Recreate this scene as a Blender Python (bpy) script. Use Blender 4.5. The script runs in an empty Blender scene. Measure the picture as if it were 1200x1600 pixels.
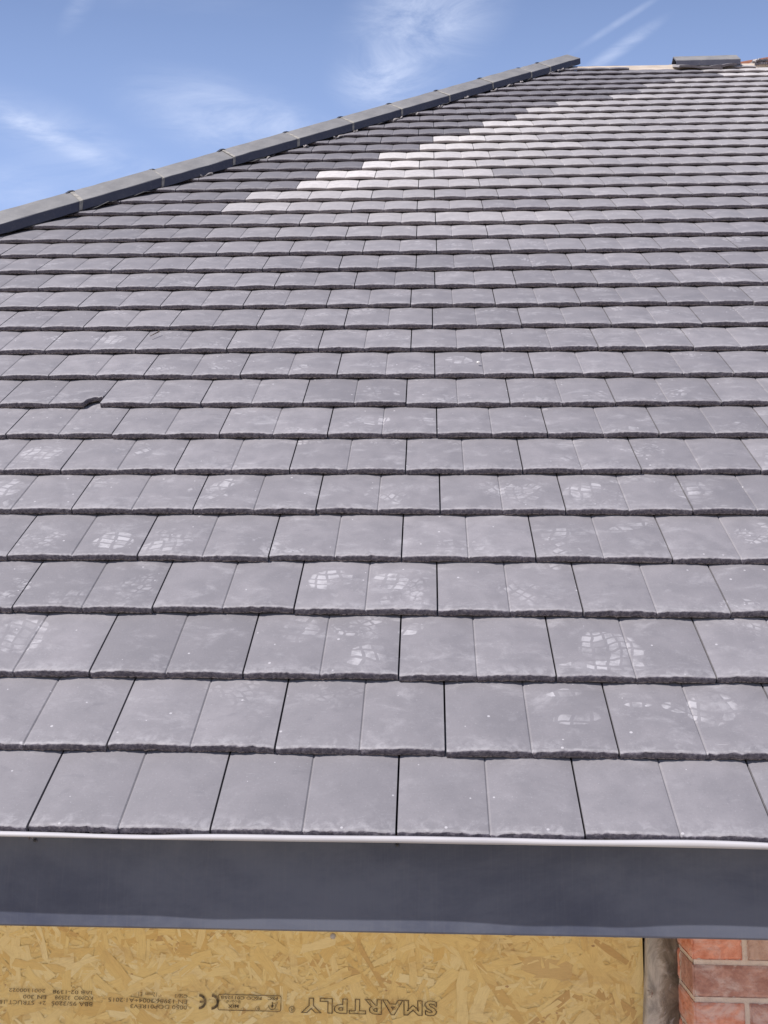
import bpy, math, random
import numpy as np
from mathutils import Vector, Matrix
random.seed(7)
rng = np.random.default_rng(11)
scene = bpy.context.scene
C = scene.collection
rad = math.radians

# ------------------------------------------------------------------ camera, sky, sun, exposure
TH = rad(42.74)                       # roof pitch
CT, ST = math.cos(TH), math.sin(TH)
cam_d = bpy.data.cameras.new('camera')
cam = bpy.data.objects.new('camera', cam_d)
C.objects.link(cam)
rt = Vector((0.9989933, 0.04388665, 0.00929283)); upv = Vector((-0.00225325, -0.15780174, 0.98746824)); fw = Vector((-0.0448031, 0.98649509, 0.157544))
M = Matrix.Identity(4)
for i in range(3):
    M[i][0] = rt[i]; M[i][1] = upv[i]; M[i][2] = -fw[i]
M.translation = Vector((0.05174792, -1.58683173, 0.29036683))
cam.matrix_world = M
cam_d.sensor_width = 36; cam_d.lens = 33.75; cam_d.clip_start = 0.05; cam_d.clip_end = 3000
scene.camera = cam

SUN = Vector((-0.62, -0.50, 0.866)).normalized()
sun_d = bpy.data.lights.new('sun', 'SUN'); sun_d.energy = 5.0; sun_d.angle = rad(0.5); sun_d.color = (1.0, 0.95, 0.90)
sun = bpy.data.objects.new('sun', sun_d); C.objects.link(sun)
sun.rotation_euler = SUN.to_track_quat('Z', 'Y').to_euler()

world = bpy.data.worlds.new('World'); scene.world = world; world.use_nodes = True
wt = world.node_tree; wn = wt.nodes; wl = wt.links
for n in list(wn): wn.remove(n)


class NT:
    """tiny helper for node trees"""
    def __init__(s, tree): s.t = tree; s.n = tree.nodes; s.l = tree.links
    def node(s, typ, **kw):
        n = s.n.new(typ)
        for k, v in kw.items(): setattr(n, k, v)
        return n
    def put(s, sock, v):
        if isinstance(v, bpy.types.NodeSocket): s.l.new(v, sock)
        elif v is not None: sock.default_value = v
    def math(s, op, a, b=None, c=None, clamp=False):
        n = s.node('ShaderNodeMath', operation=op, use_clamp=clamp)
        s.put(n.inputs[0], a); s.put(n.inputs[1], b)
        if c is not None: s.put(n.inputs[2], c)
        return n.outputs[0]
    def vmath(s, op, a, b=None, out=0):
        n = s.node('ShaderNodeVectorMath', operation=op)
        s.put(n.inputs[0], a)
        if op == 'SCALE': s.put(n.inputs['Scale'], b)
        else: s.put(n.inputs[1], b)
        return n.outputs['Value'] if op in ('LENGTH', 'DOT_PRODUCT', 'DISTANCE') else n.outputs[0]
    def smooth(s, v, a, b, lo=0.0, hi=1.0):
        n = s.node('ShaderNodeMapRange', interpolation_type='SMOOTHSTEP', clamp=True)
        s.put(n.inputs['Value'], v)
        for k, x in (('From Min', a), ('From Max', b), ('To Min', lo), ('To Max', hi)): s.put(n.inputs[k], x)
        return n.outputs['Result']
    def noise(s, vec, scale, detail=3, rough=0.55, dist=0.0, dim='3D', col=False):
        n = s.node('ShaderNodeTexNoise', noise_dimensions=dim)
        s.put(n.inputs['Vector'], vec)
        n.inputs['Scale'].default_value = scale; n.inputs['Detail'].default_value = detail
        n.inputs['Roughness'].default_value = rough; n.inputs['Distortion'].default_value = dist
        return n.outputs['Color' if col else 0]
    def mapping(s, vec, loc=(0, 0, 0), rot=(0, 0, 0), scale=(1, 1, 1), typ='POINT'):
        n = s.node('ShaderNodeMapping', vector_type=typ)
        s.put(n.inputs['Vector'], vec)
        n.inputs['Location'].default_value = loc; n.inputs['Rotation'].default_value = rot; n.inputs['Scale'].default_value = scale
        return n.outputs[0]
    def mix(s, f, a, b, mode='MIX'):
        n = s.node('ShaderNodeMix', data_type='RGBA', blend_type=mode)
        s.put(n.inputs[0], f)
        for sock, v in ((n.inputs[6], a), (n.inputs[7], b)):
            if isinstance(v, tuple) and len(v) == 3: v = v + (1,)
            s.put(sock, v)
        return n.outputs[2]
    def sep(s, v):
        n = s.node('ShaderNodeSeparateXYZ'); s.put(n.inputs[0], v); return n.outputs
    def comb(s, x, y, z=0.0):
        n = s.node('ShaderNodeCombineXYZ'); s.put(n.inputs[0], x); s.put(n.inputs[1], y); s.put(n.inputs[2], z); return n.outputs[0]


# sky: Nishita plus thin cirrus, laid out on the sky itself (direction x/y, z/y towards the north)
w = NT(wt)
geo = w.node('ShaderNodeTexCoord')
sky = w.node('ShaderNodeTexSky', sky_type='NISHITA', sun_disc=False)
sky.sun_elevation = math.asin(SUN.z); sky.sun_rotation = math.atan2(SUN.x, SUN.y)
sky.altitude = 50; sky.air_density = 1.0; sky.dust_density = 0.6; sky.ozone_density = 1.6
dx, dy, dz = w.sep(geo.outputs['Generated'])
ys = w.math('MAXIMUM', dy, 0.02)
P = w.comb(w.math('DIVIDE', dx, ys), w.math('DIVIDE', dz, ys), 0.0)
wisp1 = w.noise(w.mapping(P, rot=(0, 0, rad(32)), scale=(2.4, 8, 1)), 3.0, 9, 0.66, 0.6)
wisp2 = w.noise(w.mapping(P, loc=(3, 1, 0), rot=(0, 0, rad(-50)), scale=(3, 6.5, 1)), 2.6, 9, 0.68, 0.8)
soft = w.noise(P, 9, 4, 0.6)
clouds = None
for (cx, cz, hw, hh, ang, st, tex) in (
        (0.000, 0.74, .10, .17, -38, 1.0, 2), (-0.055, 0.655, .07, .05, 0, .8, 2), (-0.23, 0.615, .17, .065, -18, .85, 1),
        (-0.13, 0.585, .10, .045, -20, .5, 1), (-0.44, 0.60, .16, .018, -29, .75, 1), (-0.41, 0.585, .20, .055, -26, .5, 1), (-0.47, 0.53, .12, .05, -10, .45, 1),
        (0.214, 0.722, .095, .0065, 34, .60, 0), (0.215, 0.690, .085, .012, 36, .75, 2), (-0.41, 0.755, .045, .02, 60, .35, 1),
        (-0.40, 0.80, .3, .05, -10, .25, 1), (0.5, 0.9, .3, .15, 20, .4, 1), (-0.9, 0.5, .3, .12, -20, .5, 1), (.75, .55, .3, .06, 15, .5, 1)):
    q = w.mapping(P, loc=(cx, cz, 0), rot=(0, 0, rad(ang)), scale=(hw, hh, 1), typ='TEXTURE')
    r = w.vmath('LENGTH', q)
    m = w.smooth(r, 1.0, 0.0, 0.0, st)
    t_ = {0: soft, 1: wisp1, 2: wisp2}[tex]
    m = w.math('MULTIPLY', m, w.smooth(t_, 0.22 if tex != 0 else 0.2, 0.84))
    clouds = m if clouds is None else w.math('ADD', clouds, m)
fade = w.smooth(dy, 0.05, 0.25)
lowhaze = w.smooth(w.math('DIVIDE', dz, ys), 1.0, 0.42, 0.10, 0.55)
clouds = w.math('MULTIPLY', w.math('MULTIPLY', clouds, 0.66), fade, clamp=True)
lowhaze = w.math('MULTIPLY', lowhaze, fade)
skyc = w.mix(clouds, w.mix(lowhaze, w.mix(1.0, sky.outputs[0], (1.12, 1.12, 1.34), 'MULTIPLY'), (5.7, 7.8, 12.8)), (8.8, 9.6, 11.8))
bg = w.node('ShaderNodeBackground'); bg.inputs['Strength'].default_value = 0.075
wl.new(skyc, bg.inputs['Color'])
wo = w.node('ShaderNodeOutputWorld'); wl.new(bg.outputs[0], wo.inputs[0])

scene.view_settings.view_transform = 'Standard'; scene.view_settings.look = 'None'
scene.view_settings.gamma = 1.0; scene.view_settings.exposure = 0.42
scene.render.engine = 'CYCLES'
scene.cycles.max_bounces = 6

# ------------------------------------------------------------------ helpers
S = 0.3                                # cover width of one roof tile (m)
G = 0.63487 * S                        # gauge


def W(u, v, n):                        # roof plane (metres) -> world, numpy friendly
    return np.stack([u, v * CT - n * ST, v * ST + n * CT], -1)


def link(name, me, parent=None, mat=None):
    o = bpy.data.objects.new(name, me); C.objects.link(o)
    if mat: me.materials.append(mat)
    if parent: o.parent = parent
    return o


def empty(name, loc, label, cat, group=None):
    o = bpy.data.objects.new(name, None); C.objects.link(o); o.location = loc; o.empty_display_size = 0.1
    tag(o, label, cat, group); return o


def tag(o, label, cat, group=None):
    o['label'] = label; o['category'] = cat
    if group: o['group'] = group


class MB:
    """mesh builder: verts, faces, optional uv maps and per-face colour"""
    def __init__(s): s.v = []; s.f = []; s.uv = []; s.loc = []; s.col = []; s.nv = 0
    def add(s, v, f, uv=None, loc=None, col=(0.5, 0, 0, 1)):
        v = np.asarray(v, float).reshape(-1, 3); n = len(v)
        s.v.append(v); f = [tuple(int(i) + s.nv for i in q) for q in f]; s.f += f
        s.uv.append(np.zeros((n, 2)) if uv is None else np.asarray(uv, float))
        s.loc.append(np.zeros((n, 2)) if loc is None else np.asarray(loc, float))
        s.col.append(np.tile(np.asarray(col, float), (n, 1)) if np.ndim(col) == 1 else np.asarray(col, float))
        s.nv += n
    def box(s, x0, x1, y0, y1, z0, z1, col=(0.5, 0, 0, 1), jit=0.0):
        v = np.array([[x, y, z] for x in (x0, x1) for y in (y0, y1) for z in (z0, z1)], float)
        if jit: v += rng.normal(0, jit, v.shape)
        s.add(v, [(0, 1, 3, 2), (4, 6, 7, 5), (0, 4, 5, 1), (2, 3, 7, 6), (0, 2, 6, 4), (1, 5, 7, 3)], col=col)
    def mesh(s, name, smooth=False, origin=None):
        me = bpy.data.meshes.new(name)
        v = np.concatenate(s.v)
        if origin is not None: v = v - np.asarray(origin)
        me.from_pydata(v.tolist(), [], s.f); me.update()
        idx = np.empty(len(me.loops), dtype=np.int64); me.loops.foreach_get('vertex_index', idx)
        for nm, arr in (('UVMap', s.uv), ('loc', s.loc)):
            u = me.uv_layers.new(name=nm); u.data.foreach_set('uv', np.concatenate(arr)[idx].astype(np.float32).ravel())
        a = me.color_attributes.new('tile', 'FLOAT_COLOR', 'POINT')
        a.data.foreach_set('color', np.concatenate(s.col).astype(np.float32).ravel())
        if smooth: me.polygons.foreach_set('use_smooth', np.ones(len(me.polygons), bool))
        return me


def new_mat(name):
    m = bpy.data.materials.new(name); m.use_nodes = True
    for n in list(m.node_tree.nodes): m.node_tree.nodes.remove(n)
    t = NT(m.node_tree)
    out = t.node('ShaderNodeOutputMaterial'); b = t.node('ShaderNodeBsdfPrincipled')
    t.l.new(b.outputs[0], out.inputs[0])
    return m, t, b


def bump(t, b, h, strength, dist):
    n = t.node('ShaderNodeBump'); n.inputs['Strength'].default_value = strength; n.inputs['Distance'].default_value = dist
    t.l.new(h, n.inputs['Height']); t.l.new(n.outputs[0], b.inputs['Normal'])


def uvn(t, name='UVMap'):
    n = t.node('ShaderNodeUVMap'); n.uv_map = name; return n.outputs[0]


def attr(t, name='tile'):
    n = t.node('ShaderNodeAttribute'); n.attribute_name = name
    s = t.node('ShaderNodeSeparateColor'); t.l.new(n.outputs['Color'], s.inputs[0]); return s.outputs


# ------------------------------------------------------------------ materials
def tile_material():
    m, t, b = new_mat('concrete_roof_tile')
    uv = uvn(t); loc = uvn(t, 'loc'); R_, G_, B_ = attr(t)[:3]
    lx, lv, _ = t.sep(loc)
    big = t.noise(uv, 3.1, 4, 0.6, 0.4)
    mid = t.noise(uv, 13, 6, 0.66, 0.25)
    fine = t.noise(uv, 700, 2, 0.6)
    base = t.mix(R_, (0.162, 0.153, 0.165), (0.222, 0.209, 0.222))
    base = t.mix(t.smooth(mid, 0.30, 0.72), t.mix(0.5, base, (0.130, 0.124, 0.134)), base)
    # smears: dark scuffs
    sc = t.noise(t.mapping(uv, rot=(0, 0, 0.5), scale=(1, 2.2, 1)), 15, 4, 0.6, 0.6)
    base = t.mix(t.math('MULTIPLY', t.smooth(sc, 0.60, 0.74), 0.30), base, (0.11, 0.105, 0.12))
    # pale dusty clouds
    cl = t.noise(t.mapping(uv, loc=(4, 7, 0), scale=(1.0, 1.5, 1)), 11, 7, 0.72, 0.35)
    fade_low = t.smooth(t.sep(uv)[1], 0.05, 0.35, 0.35, 1.0)
    dust = t.math('MULTIPLY', t.math('MULTIPLY', t.smooth(cl, 0.50, 0.82), 0.42), fade_low)
    # dust and wear gathered by the leading edge
    en = t.noise(uv, 48, 5, 0.7, 0.4)
    big2 = t.noise(t.mapping(uv, loc=(9, 2, 0)), 5.5, 3)
    edge = t.math('MULTIPLY', t.smooth(lv, 0.045, 0.004), t.smooth(t.math('ADD', en, t.math('MULTIPLY', big2, 0.55)), 0.70, 0.98))
    dust = t.math('MAXIMUM', dust, t.math('MULTIPLY', edge, 0.30))
    thin = t.math('MULTIPLY', t.smooth(lv, 0.010, 0.003), t.smooth(en, 0.35, 0.65, 0.05, 0.40))
    dust = t.math('MAXIMUM', dust, thin)

    # boot prints: blocks of pale dust inside rounded outlines
    warp = t.vmath('SCALE', t.vmath('SUBTRACT', t.noise(uv, 21, 3, 0.55, 0, col=True), (0.5, 0.5, 0.5)), 0.014)
    p = t.vmath('ADD', uv, warp)
    curve = t.vmath('SCALE', t.vmath('SUBTRACT', t.noise(uv, 7.5, 1, 0.5, 0, col=True), (0.5, 0.5, 0.5)), 0.085)
    def blocks(q, sx, sy, gap):
        x, y, _ = t.sep(t.vmath('ADD', q, curve))
        row = t.math('FLOOR', t.math('DIVIDE', y, sy))
        fx = t.math('FRACT', t.math('ADD', t.math('DIVIDE', x, sx), t.math('MULTIPLY', row, 0.08)))
        fy = t.math('FRACT', t.math('DIVIDE', y, sy))
        ax = t.math('ABSOLUTE', t.math('SUBTRACT', fx, 0.5)); ay = t.math('ABSOLUTE', t.math('SUBTRACT', fy, 0.5))
        wn_ = t.node('ShaderNodeTexWhiteNoise', noise_dimensions='2D')
        t.put(wn_.inputs['Vector'], t.comb(t.math('FLOOR', t.math('ADD', t.math('DIVIDE', x, sx), t.math('MULTIPLY', row, 0.08))), row))
        rnd = t.smooth(wn_.outputs['Value'], 0.0, 0.6, 0.3, 1.0)
        return t.math('MULTIPLY', rnd, t.math('MULTIPLY', t.smooth(ax, 0.5 - gap, 0.5 - gap - 0.06), t.smooth(ay, 0.5 - gap, 0.5 - gap - 0.08)))
    def stamps(loc_off, scale, gate, dens):
        v = t.node('ShaderNodeTexVoronoi', voronoi_dimensions='2D', feature='F1')
        q0 = t.vmath('ADD', p, loc_off)
        t.put(v.inputs['Vector'], q0); v.inputs['Scale'].default_value = scale; v.inputs['Randomness'].default_value = 0.85
        cc = t.node('ShaderNodeSeparateColor'); t.l.new(v.outputs['Color'], cc.inputs[0])
        cr, cg, cb = cc.outputs[:3]
        d = t.vmath('SUBTRACT', q0, v.outputs['Position'])
        rn = t.node('ShaderNodeVectorRotate', rotation_type='Z_AXIS'); t.put(rn.inputs['Vector'], d)
        t.put(rn.inputs['Angle'], t.math('MULTIPLY', t.math('SUBTRACT', cr, 0.5), 2.2))
        d = rn.outputs[0]
        e = t.vmath('LENGTH', t.vmath('MULTIPLY', d, (1 / 0.062, 1 / 0.046, 0)))
        oval = t.smooth(t.math('ADD', e, t.math('MULTIPLY', t.noise(uv, 30, 3), 0.5)), 1.28, 1.12)
        blk = blocks(d, 0.028, 0.0205, 0.09)
        v2 = t.node('ShaderNodeTexVoronoi', voronoi_dimensions='2D', feature='DISTANCE_TO_EDGE'); v2.inputs['Scale'].default_value = 46
        t.put(v2.inputs['Vector'], t.vmath('MULTIPLY', d, (1, 1.5, 0)))
        crk = t.smooth(v2.outputs['Distance'], 0.10, 0.17)
        pat = t.mix(t.math('GREATER_THAN', cb, 0.45), crk, blk)
        g = t.math('MULTIPLY', t.math('GREATER_THAN', cg, gate), t.math('MULTIPLY', oval, pat))
        part = t.smooth(t.noise(uv, 22, 4, 0.65), 0.44, 0.68)
        return t.math('MULTIPLY', t.math('MULTIPLY', g, part), dens)
    st = t.math('MAXIMUM', stamps((3.3, 1.7, 0), 4.2, 0.50, 0.60), stamps((8.1, 5.2, 0), 5.6, 0.60, 0.42))
    st = t.math('MULTIPLY', st, t.smooth(t.sep(uv)[1], 0.2, 0.5))
    # clear single prints where the boots stood
    E = None; nE = t.math('MULTIPLY', t.noise(uv, 34, 3), 0.5)
    for (x, y, a, bb, ang, s_) in ((-0.675, 0.828, .048, .040, .1, 1.25), (-0.158, .689, .052, .042, .4, .95), (-0.026, .684, .045, .036, -.5, .95), (-0.782, .500, .060, .062, .2, .95),
                                   (.415, .472, .066, .056, -.3, .75), (-.206, .527, .040, .050, 0, .65), (-.064, .440, .045, .034, .5, .95), (.021, .533, .030, .018, .6, 1.0),
                                   (.571, .315, .045, .052, -1.0, .85), (.309, .352, .035, .012, .2, 1.1), (.325, .283, .045, .020, .2, .6), (.44, .322, .028, .007, -.1, 1.0), (.505, .316, .022, .013, -.3, 1.1),
                                   (-.99, 1.24, .060, .045, .2, .8), (.439, 1.051, .060, .045, .6, .85), (-.100, 1.425, .050, .035, 0, .8), (.152, 1.825, .045, .035, -.4, .9),
                                   (-1.017, 1.995, .060, .055, .2, .8), (-1.023, 1.068, .050, .050, .5, .85), (-.47, 1.080, .045, .025, .8, .85), (.263, 1.045, .060, .035, .1, .7),
                                   (1.32, 2.995, .060, .05, -.5, 1.0), (-.56, .805, .055, .030, .3, .7), (.70, 1.06, .05, .05, .4, .8), (.52, .90, .06, .018, .4, .6), (.35, .862, .04, .03, .5, .6),
                                   (.06, 1.415, .035, .030, 0, .7), (.40, .418, .10, .014, 0, 1.0)):
        q = t.mapping(p, loc=(x, y, 0), rot=(0, 0, ang), scale=(a, bb, 1), typ='TEXTURE')
        mm = t.smooth(t.math('ADD', t.vmath('LENGTH', q), nE), 1.28, 1.12, 0.0, s_)
        E = mm if E is None else t.math('MAXIMUM', E, mm)
    gb = blocks(t.mapping(p, rot=(0, 0, 0.12)), 0.0285, 0.0205, 0.085)
    patch = t.smooth(t.noise(uv, 19, 4, 0.65), 0.36, 0.62, 0.12, 1.0)
    film = t.math('MULTIPLY', t.math('MULTIPLY', E, patch), 0.13)
    E = t.math('MAXIMUM', t.math('MULTIPLY', t.math('MULTIPLY', E, gb), patch), film)
    dust = t.math('MAXIMUM', dust, t.math('MAXIMUM', t.math('MULTIPLY', st, 0.8), t.math('MULTIPLY', E, 0.66)))
    # fine scratches and drag marks
    s1 = t.noise(t.mapping(uv, rot=(0, 0, 0.35), scale=(1, 14, 1)), 22, 3, 0.6)
    s2 = t.noise(t.mapping(uv, rot=(0, 0, -0.9), scale=(1, 16, 1)), 18, 3, 0.6)
    gate = t.smooth(t.noise(t.mapping(uv, loc=(2, 8, 0)), 6, 3), 0.50, 0.66)
    dust = t.math('MAXIMUM', dust, t.math('MULTIPLY', gate, t.math('MULTIPLY', t.math('ADD', t.smooth(s1, 0.66, 0.74), t.smooth(s2, 0.68, 0.76)), 0.42)))
    # specks
    v3 = t.node('ShaderNodeTexVoronoi', voronoi_dimensions='2D'); v3.inputs['Scale'].default_value = 24
    t.put(v3.inputs['Vector'], uv)
    c3 = t.node('ShaderNodeSeparateColor'); t.l.new(v3.outputs['Color'], c3.inputs[0])
    spk = t.math('MULTIPLY', t.math('GREATER_THAN', c3.outputs[0], 0.88), t.smooth(t.math('ADD', v3.outputs['Distance'], t.math('MULTIPLY', c3.outputs[1], -0.05)), 0.035, 0.0))
    dust = t.math('MAXIMUM', dust, t.math('MULTIPLY', spk, 0.7))
    col = t.mix(dust, base, (0.44, 0.425, 0.44))
    # cutting dust lying on a band of tiles; clean freshly laid tiles beside the hip
    col = t.mix(t.math('MULTIPLY', G_, t.smooth(t.noise(uv, 36, 5, 0.7), 0.30, 0.66, 0.66, 1.0)), col, (0.61, 0.575, 0.55))
    col = t.mix(B_, col, (0.052, 0.050, 0.058))
    # riven leading edge: mottled, with its shade put into a darker colour
    nz = t.noise(t.node('ShaderNodeTexCoord').outputs['Object'], 170, 4, 0.7)
    nose = t.smooth(lv, 0.0015, -0.0015)
    nosec = t.mix(t.smooth(nz, 0.35, 0.75), (0.066, 0.058, 0.078), (0.19, 0.172, 0.19))
    nosec = t.mix(t.math('MULTIPLY', G_, 0.7), nosec, (0.36, 0.32, 0.31))
    lip = t.smooth(lv, -0.0085, -0.0105)
    nosec = t.mix(t.math('MULTIPLY', lip, t.smooth(nz, 0.4, 0.6)), nosec, (0.40, 0.35, 0.34))
    col = t.mix(nose, col, nosec)
    fine2 = t.noise(uv, 260, 3, 0.7)
    col = t.mix(t.smooth(fine2, 0.45, 0.25, 0.0, 0.38), col, t.mix(0.5, col, (0.04, 0.04, 0.04)))
    col = t.mix(t.smooth(fine2, 0.60, 0.76, 0.0, 0.38), col, (0.40, 0.39, 0.40))
    t.l.new(col, b.inputs['Base Color'])
    t.put(b.inputs['Roughness'], t.smooth(mid, 0.3, 0.7, 0.62, 0.78))
    b.inputs['Specular IOR Level'].default_value = 0.35
    h = t.math('ADD', t.math('MULTIPLY', nz, t.math('ADD', t.math('MULTIPLY', nose, 1.6), 0.12)), t.math('MULTIPLY', mid, 0.25))
    bump(t, b, h, 0.5, 0.0018)
    return m


def plain(name, c0, c1, scale, rough=0.6, spec=0.4, bs=0.15, bd=0.001, stretch=(1, 1, 1), detail=5):
    m, t, b = new_mat(name)
    co = t.node('ShaderNodeTexCoord').outputs['Object']
    n = t.noise(t.mapping(co, scale=stretch), scale, detail, 0.62, 0.4)
    n2 = t.noise(co, scale * 14, 3, 0.6)
    t.l.new(t.mix(t.smooth(n, 0.3, 0.7), c0, c1), b.inputs['Base Color'])
    b.inputs['Roughness'].default_value = rough; b.inputs['Specular IOR Level'].default_value = spec
    bump(t, b, t.math('ADD', n2, n), bs, bd)
    return m


M_tile = tile_material()
M_hip = None


def hip_material():
    m, t, b = new_mat('anthracite_concrete_ridge')
    co = t.node('ShaderNodeTexCoord').outputs['Object']
    n = t.noise(co, 7, 6, 0.65); n2 = t.noise(co, 60, 4, 0.65); R_ = attr(t)[0]
    lip_shade = t.mix(t.smooth(n, 0.3, 0.7), (0.045, 0.046, 0.068), (0.065, 0.065, 0.085))  # side lips: their shade put into a dark navy colour
    dusty = t.mix(t.smooth(n, 0.3, 0.7), (0.150, 0.146, 0.145), (0.215, 0.208, 0.204))  # lit top wings: paler colour for dust and light together
    c = t.mix(R_, lip_shade, dusty)  # dusty: dust and light together on the top wings
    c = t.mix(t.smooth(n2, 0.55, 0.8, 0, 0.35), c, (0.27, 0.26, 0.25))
    t.l.new(c, b.inputs['Base Color']); b.inputs['Roughness'].default_value = 0.6; b.inputs['Specular IOR Level'].default_value = 0.35
    bump(t, b, t.math('ADD', n2, t.noise(co, 300, 3)), 0.35, 0.0012)
    return m


M_hip = hip_material()
M_seal = plain('pale_joint_filler', (0.18, 0.17, 0.155), (0.33, 0.31, 0.28), 60, 0.85, 0.2, 0.6, 0.002)
M_clip = plain('black_plastic', (0.02, 0.02, 0.025), (0.04, 0.04, 0.045), 30, 0.4, 0.5)
M_roll = plain('dark_hip_roll', (0.02, 0.02, 0.024), (0.05, 0.048, 0.05), 22, 0.7, 0.3, 0.5, 0.003)
M_under = plain('dark_underlay', (0.03, 0.03, 0.035), (0.05, 0.05, 0.055), 10, 0.8, 0.2)
M_strip = plain('white_plastic', (0.37, 0.355, 0.37), (0.43, 0.415, 0.425), 4, 0.6, 0.25, 0.1, 0.0005, (1, 1, 3))
M_timber = plain('pale_timber', (0.52, 0.44, 0.36), (0.66, 0.58, 0.50), 6, 0.7, 0.3, 0.3, 0.001, (1, 9, 9))
M_redtimber = plain('red_brown_timber', (0.32, 0.13, 0.08), (0.46, 0.21, 0.13), 7, 0.7, 0.3, 0.3, 0.001, (1, 9, 9))
M_post = None
M_soffit = plain('grey_soffit', (0.60, 0.60, 0.60), (0.66, 0.66, 0.66), 3, 0.5, 0.3)
M_mortar = plain('pale_mortar', (0.62, 0.50, 0.42), (0.76, 0.64, 0.55), 22, 0.9, 0.2, 0.7, 0.003)
M_ink = plain('black_ink', (0.07, 0.055, 0.035), (0.27, 0.19, 0.095), 110, 0.8, 0.2, 0.0, 0.001)
M_splinter = plain('dark_splinter', (0.06, 0.045, 0.04), (0.16, 0.13, 0.11), 60, 0.8)
M_stone = plain('white_chip', (0.62, 0.60, 0.58), (0.78, 0.76, 0.74), 60, 0.8)
M_steel = plain('dull_steel', (0.30, 0.26, 0.24), (0.50, 0.47, 0.45), 200, 0.4, 0.6)


def fascia_material():
    m, t, b = new_mat('grey_blue_fascia')
    co = t.node('ShaderNodeTexCoord').outputs['Object']
    n = t.noise(t.mapping(co, scale=(1, 1, 2.2)), 3.0, 6, 0.68, 0.3)
    streak = t.noise(t.mapping(co, scale=(60, 1, 2)), 6, 3, 0.6)
    c = t.mix(t.smooth(n, 0.3, 0.7), (0.036, 0.043, 0.074), (0.086, 0.094, 0.126))
    c = t.mix(t.smooth(streak, 0.45, 0.8, 0.0, 0.12), c, (0.15, 0.15, 0.16))
    t.l.new(c, b.inputs['Base Color']); b.inputs['Roughness'].default_value = 0.5; b.inputs['Specular IOR Level'].default_value = 0.5
    bump(t, b, t.math('ADD', t.noise(t.mapping(co, scale=(40, 1, 3)), 12, 3), t.noise(co, 4, 2)), 0.08, 0.0015)
    return m


def brick_material():
    m, t, b = new_mat('red_brick')
    co = t.node('ShaderNodeTexCoord').outputs['Object']; R_, G_, B_ = attr(t)[:3]
    n = t.noise(co, 28, 6, 0.7, 0.6); n2 = t.noise(t.mapping(co, loc=(3, 3, 3), scale=(1, 1, 1.6)), 14, 5, 0.7, 0.8)
    red = t.mix(t.smooth(n, 0.3, 0.7), (0.60, 0.21, 0.125), (0.80, 0.37, 0.26))
    dark = t.mix(t.smooth(n, 0.3, 0.7), (0.30, 0.16, 0.135), (0.50, 0.30, 0.25))
    pale = t.mix(t.smooth(n, 0.3, 0.7), (0.42, 0.29, 0.23), (0.56, 0.42, 0.35))
    c = t.mix(R_, red, dark); c = t.mix(G_, c, pale)
    eff = t.math('MULTIPLY', t.smooth(t.math('ADD', n2, t.math('MULTIPLY', B_, 0.12)), 0.52, 0.78), 0.62)
    c = t.mix(eff, c, (0.68, 0.55, 0.51))
    t.l.new(c, b.inputs['Base Color']); b.inputs['Roughness'].default_value = 0.88; b.inputs['Specular IOR Level'].default_value = 0.2
    bump(t, b, t.math('ADD', n, t.noise(co, 160, 4, 0.7)), 0.6, 0.003)
    return m


def strand_material():
    m, t, b = new_mat('wood_strands')
    uv = uvn(t); R_, G_, B_ = attr(t)[:3]
    g = t.noise(t.mapping(uv, scale=(0.12, 1.6, 1)), 300, 5, 0.7, 0.2)
    g2 = t.noise(uv, 22, 3, 0.6)
    c = t.mix(R_, (0.78, 0.58, 0.235), (0.68, 0.45, 0.145))
    c = t.mix(G_, c, (0.44, 0.26, 0.11))
    c = t.mix(B_, c, (0.82, 0.67, 0.36))
    c = t.mix(t.smooth(g, 0.40, 0.75, 0, 0.45), c, t.mix(0.5, c, (0.25, 0.13, 0.04)))
    co = t.node('ShaderNodeTexCoord').outputs['Object']
    tan = t.noise(t.mapping(co, rot=(0, 0.5, 0), scale=(1, 1, 2.2)), 9, 5, 0.7)
    c = t.mix(t.smooth(tan, 0.50, 0.72, 0, 0.40), c, (0.42, 0.25, 0.10))
    nick = t.noise(t.mapping(co, rot=(0, 0.3, 0), scale=(1, 1, 4)), 70, 3, 0.6)
    c = t.mix(t.smooth(nick, 0.70, 0.78, 0, 0.6), c, (0.15, 0.08, 0.035))
    c = t.mix(t.smooth(g2, 0.5, 0.8, 0, 0.25), c, (0.46, 0.28, 0.10))
    t.l.new(c, b.inputs['Base Color']); b.inputs['Roughness'].default_value = 0.55; b.inputs['Specular IOR Level'].default_value = 0.4
    bump(t, b, g, 0.25, 0.0008)
    return m


def post_material():
    m, t, b = new_mat('mortar_smeared_concrete')
    co = t.node('ShaderNodeTexCoord').outputs['Object']
    x, y, z = t.sep(co)
    n = t.noise(t.mapping(co, scale=(1, 1, 0.45)), 26, 6, 0.7, 0.8); n2 = t.noise(t.mapping(co, loc=(5, 0, 0)), 18, 5, 0.7, 1.0)
    c = t.mix(t.smooth(n, 0.3, 0.68), (0.10, 0.08, 0.06), (0.30, 0.25, 0.195))
    side = t.smooth(t.math('ADD', x, t.math('MULTIPLY', t.math('SUBTRACT', n2, 0.5), 0.11)), 0.040, 0.016)
    c = t.mix(t.math('MULTIPLY', side, 0.85), c, t.mix(t.smooth(n, 0.35, 0.65), (0.33, 0.30, 0.27), (0.60, 0.54, 0.48)))
    c = t.mix(t.smooth(n2, 0.56, 0.70, 0, 0.85), c, (0.48, 0.46, 0.47))
    t.l.new(c, b.inputs['Base Color']); b.inputs['Roughness'].default_value = 0.85
    bump(t, b, t.math('ADD', n, n2), 0.6, 0.004)
    return m


M_fascia = fascia_material(); M_brick = brick_material(); M_strand = strand_material(); M_post = post_material()

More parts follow.
